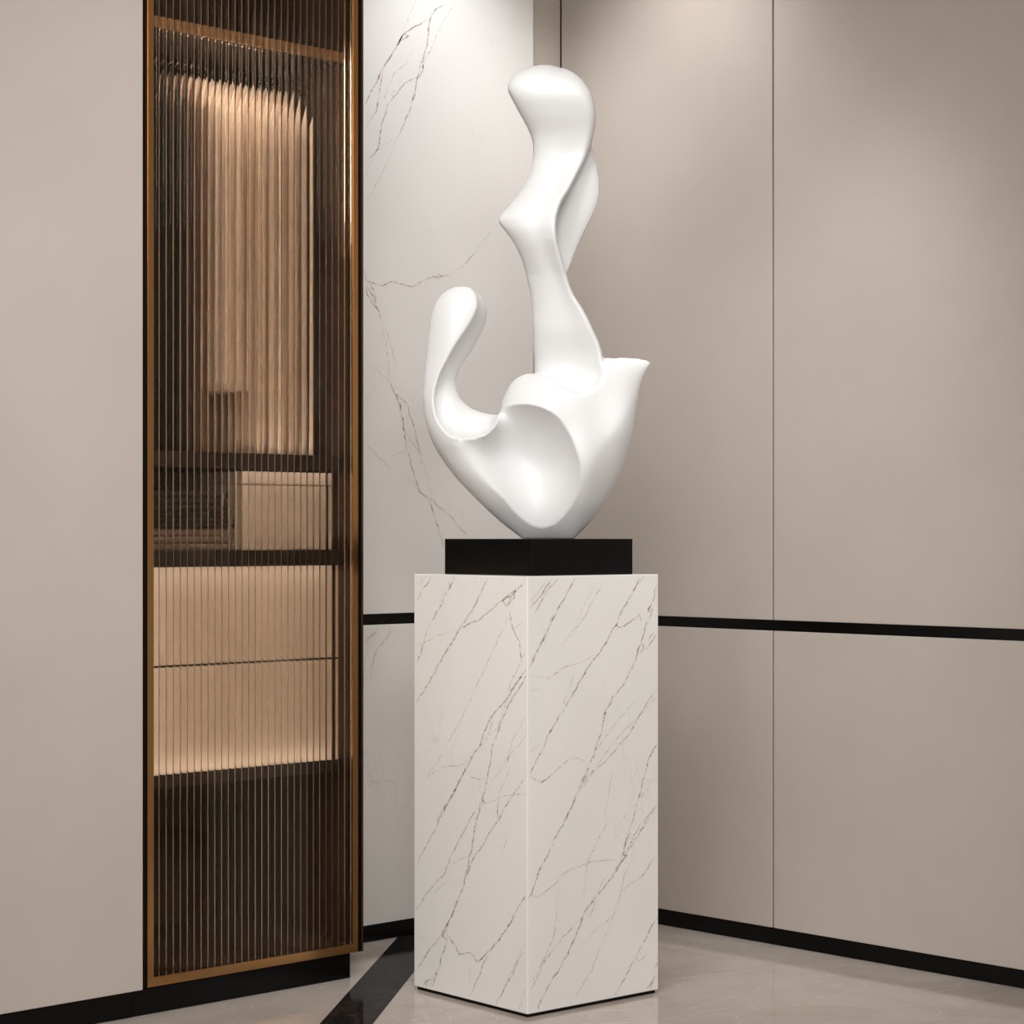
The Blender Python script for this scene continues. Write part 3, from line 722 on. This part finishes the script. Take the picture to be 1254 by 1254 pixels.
me = bpy.data.meshes.new('glass_panel'); me.from_pydata(V, [], Fc); bm = bmesh.new(); bm.from_mesh(me)
bmesh.ops.recalc_face_normals(bm, faces=bm.faces); bm.to_mesh(me); bm.free()
gp = link('glass_panel', me, M['glass'], door); gp['label'] = 'bronze fluted glass'

# ------------------------------------------------------------------ clothes inside
def garment(name, x, th, hem, m, label, sleeve=True, fr=4.262):
    """a garment on a hanger, seen edge on: shoulders run front to back"""
    g = tag(empty(name, (x, RB, hem)), label, 'clothes', 'clothes hanging on the wardrobe rail')
    half = RB-fr; topz = 2.232; shz = 2.118
    rows = []
    nz_ = 26
    rnd = random.Random(int(x*1000))
    ph = rnd.uniform(0, 6)
    # rows from hem to collar, each an elongated oval ring in (x,y)
    zs = [hem+(shz-hem)*i/nz_ for i in range(nz_+1)]+[shz+(topz-shz)*t for t in (.15, .3, .5, .7, .85, 1)]
    V = []; Fc = []; NS = 40
    for z in zs:
        if z <= shz: hy = half*(1-.03*math.sin((z-hem)*3)); hx = th*(.55+.45*(1-(z-hem)/(shz-hem))**.6)
        else:
            t = (z-shz)/(topz-shz); hy = half*(1-t)**.85+.045*t; hx = th*(.55+.1*math.sin(t*3))
        for k in range(NS):
            a = 2*math.pi*k/NS; c, s = math.cos(a), math.sin(a)
            yy = hy*math.copysign(abs(s)**.75, s); fold = 1+.22*math.sin(a*7+ph+z*2)*(1 if z < shz else .3)
            V.append((hx*c*fold, yy, z-hem))
    for i in range(len(zs)-1):
        for k in range(NS):
            a = i*NS+k; b = i*NS+(k+1) % NS; Fc.append((a, b, b+NS, a+NS))
    Fc.append(tuple(range(NS-1, -1, -1))); Fc.append(tuple((len(zs)-1)*NS+k for k in range(NS)))
    pydata('fabric', V, Fc, m, g, True)
    z0 = topz-hem-.02
    pts = [(0, 0, z0), (0, 0, z0+.030)]
    cz_ = RZ-hem
    pts = [(0, 0, z0), (0, .0, cz_-.0165)]+[(0, .0145*math.sin(a), cz_-.0145*math.cos(a)) for a in [math.pi*k/8 for k in range(1, 12)]]
    tube('hanger_hook', pts, .0018, M['steel'], g, 8)
    return g
DK = cloth('charcoal_wool', (.022, .021, .023)); BR = cloth('brown_wool', (.22, .13, .08)); LT = cloth('cream_linen', (.86, .76, .67)); LT2 = cloth('sand_linen', (.70, .57, .47))
garment('hanging_coat', 2.845, .019, 1.298, DK, 'long charcoal coat hanging in wardrobe, nearest the left end of the rail')
garment('hanging_coat', 2.892, .019, 1.298, DK, 'long charcoal coat hanging second from the left end of wardrobe rail')
garment('hanging_coat', 2.940, .019, 1.298, DK, 'long charcoal coat hanging third from the left end of wardrobe rail')
garment('hanging_coat', 2.987, .018, 1.298, DK, 'long charcoal coat hanging against the brown coat in wardrobe')
garment('hanging_coat', 3.034, .018, 1.298, BR, 'long brown coat hanging between dark and pale clothes in wardrobe')
garment('hanging_shirt', 3.084, .021, 1.45, LT, 'short cream garment hanging next to the brown coat in wardrobe')
garment('hanging_shirt', 3.137, .021, 1.45, LT, 'short cream garment hanging second to the right of the brown coat')
garment('hanging_dress', 3.189, .020, 1.298, LT2, 'long sand garment hanging right beside the short cream ones in wardrobe')
garment('hanging_dress', 3.241, .021, 1.298, LT, 'long cream garment hanging between two sand garments in wardrobe')
garment('hanging_dress', 3.293, .020, 1.298, LT2, 'long sand garment hanging between two long cream ones in wardrobe')
garment('hanging_dress', 3.346, .021, 1.298, LT, 'long cream garment hanging nearest the right end of wardrobe rail')

def folded(x0, x1, y0, y1, z0, hgt, m, label):
    g = empty('folded_sweater', ((x0+x1)/2, (y0+y1)/2, z0)); tag(g, label, 'clothes', 'folded clothes on the wardrobe shelf')
    n = 3; lay = hgt/n; hx = (x1-x0)/2; hy = (y1-y0)/2
    bl = [(-hx+.004*(i % 2), hx-.003*i, -hy+.003*i, hy, i*lay+.0002, (i+1)*lay) for i in range(n)]
    o = boxes('fabric', bl, m, g, min(lay*.42, .007), 3)
    for p in o.data.polygons: p.use_smooth = True
    return g
folded(2.835, 3.105, 4.25, 4.60, 1.062, .052, cloth('taupe_knit', (.26, .19, .155)), 'folded taupe knitwear at the bottom of the stack on wardrobe shelf')
folded(2.840, 3.100, 4.252, 4.60, 1.1145, .040, cloth('black_knit', (.02, .018, .018)), 'folded black knitwear in the middle of the stack on wardrobe shelf')
folded(2.845, 3.095, 4.255, 4.60, 1.155, .050, cloth('black_wool', (.03, .026, .024)), 'folded black knitwear on top of the stack on wardrobe shelf')
bx = tag(empty('storage_box', (3.262, 4.42, 1.0625)), 'pale lidded storage box right of the folded clothes in wardrobe', 'box')
boxes('box_body', [(-.135, .135, -.17, .17, 0, .160)], cloth('ivory_linen_board', (.72, .64, .57)), bx, .003)
boxes('box_lid', [(-.138, .138, -.173, .173, .1602, .192)], cloth('ivory_linen_lid', (.70, .61, .54)), bx, .003)
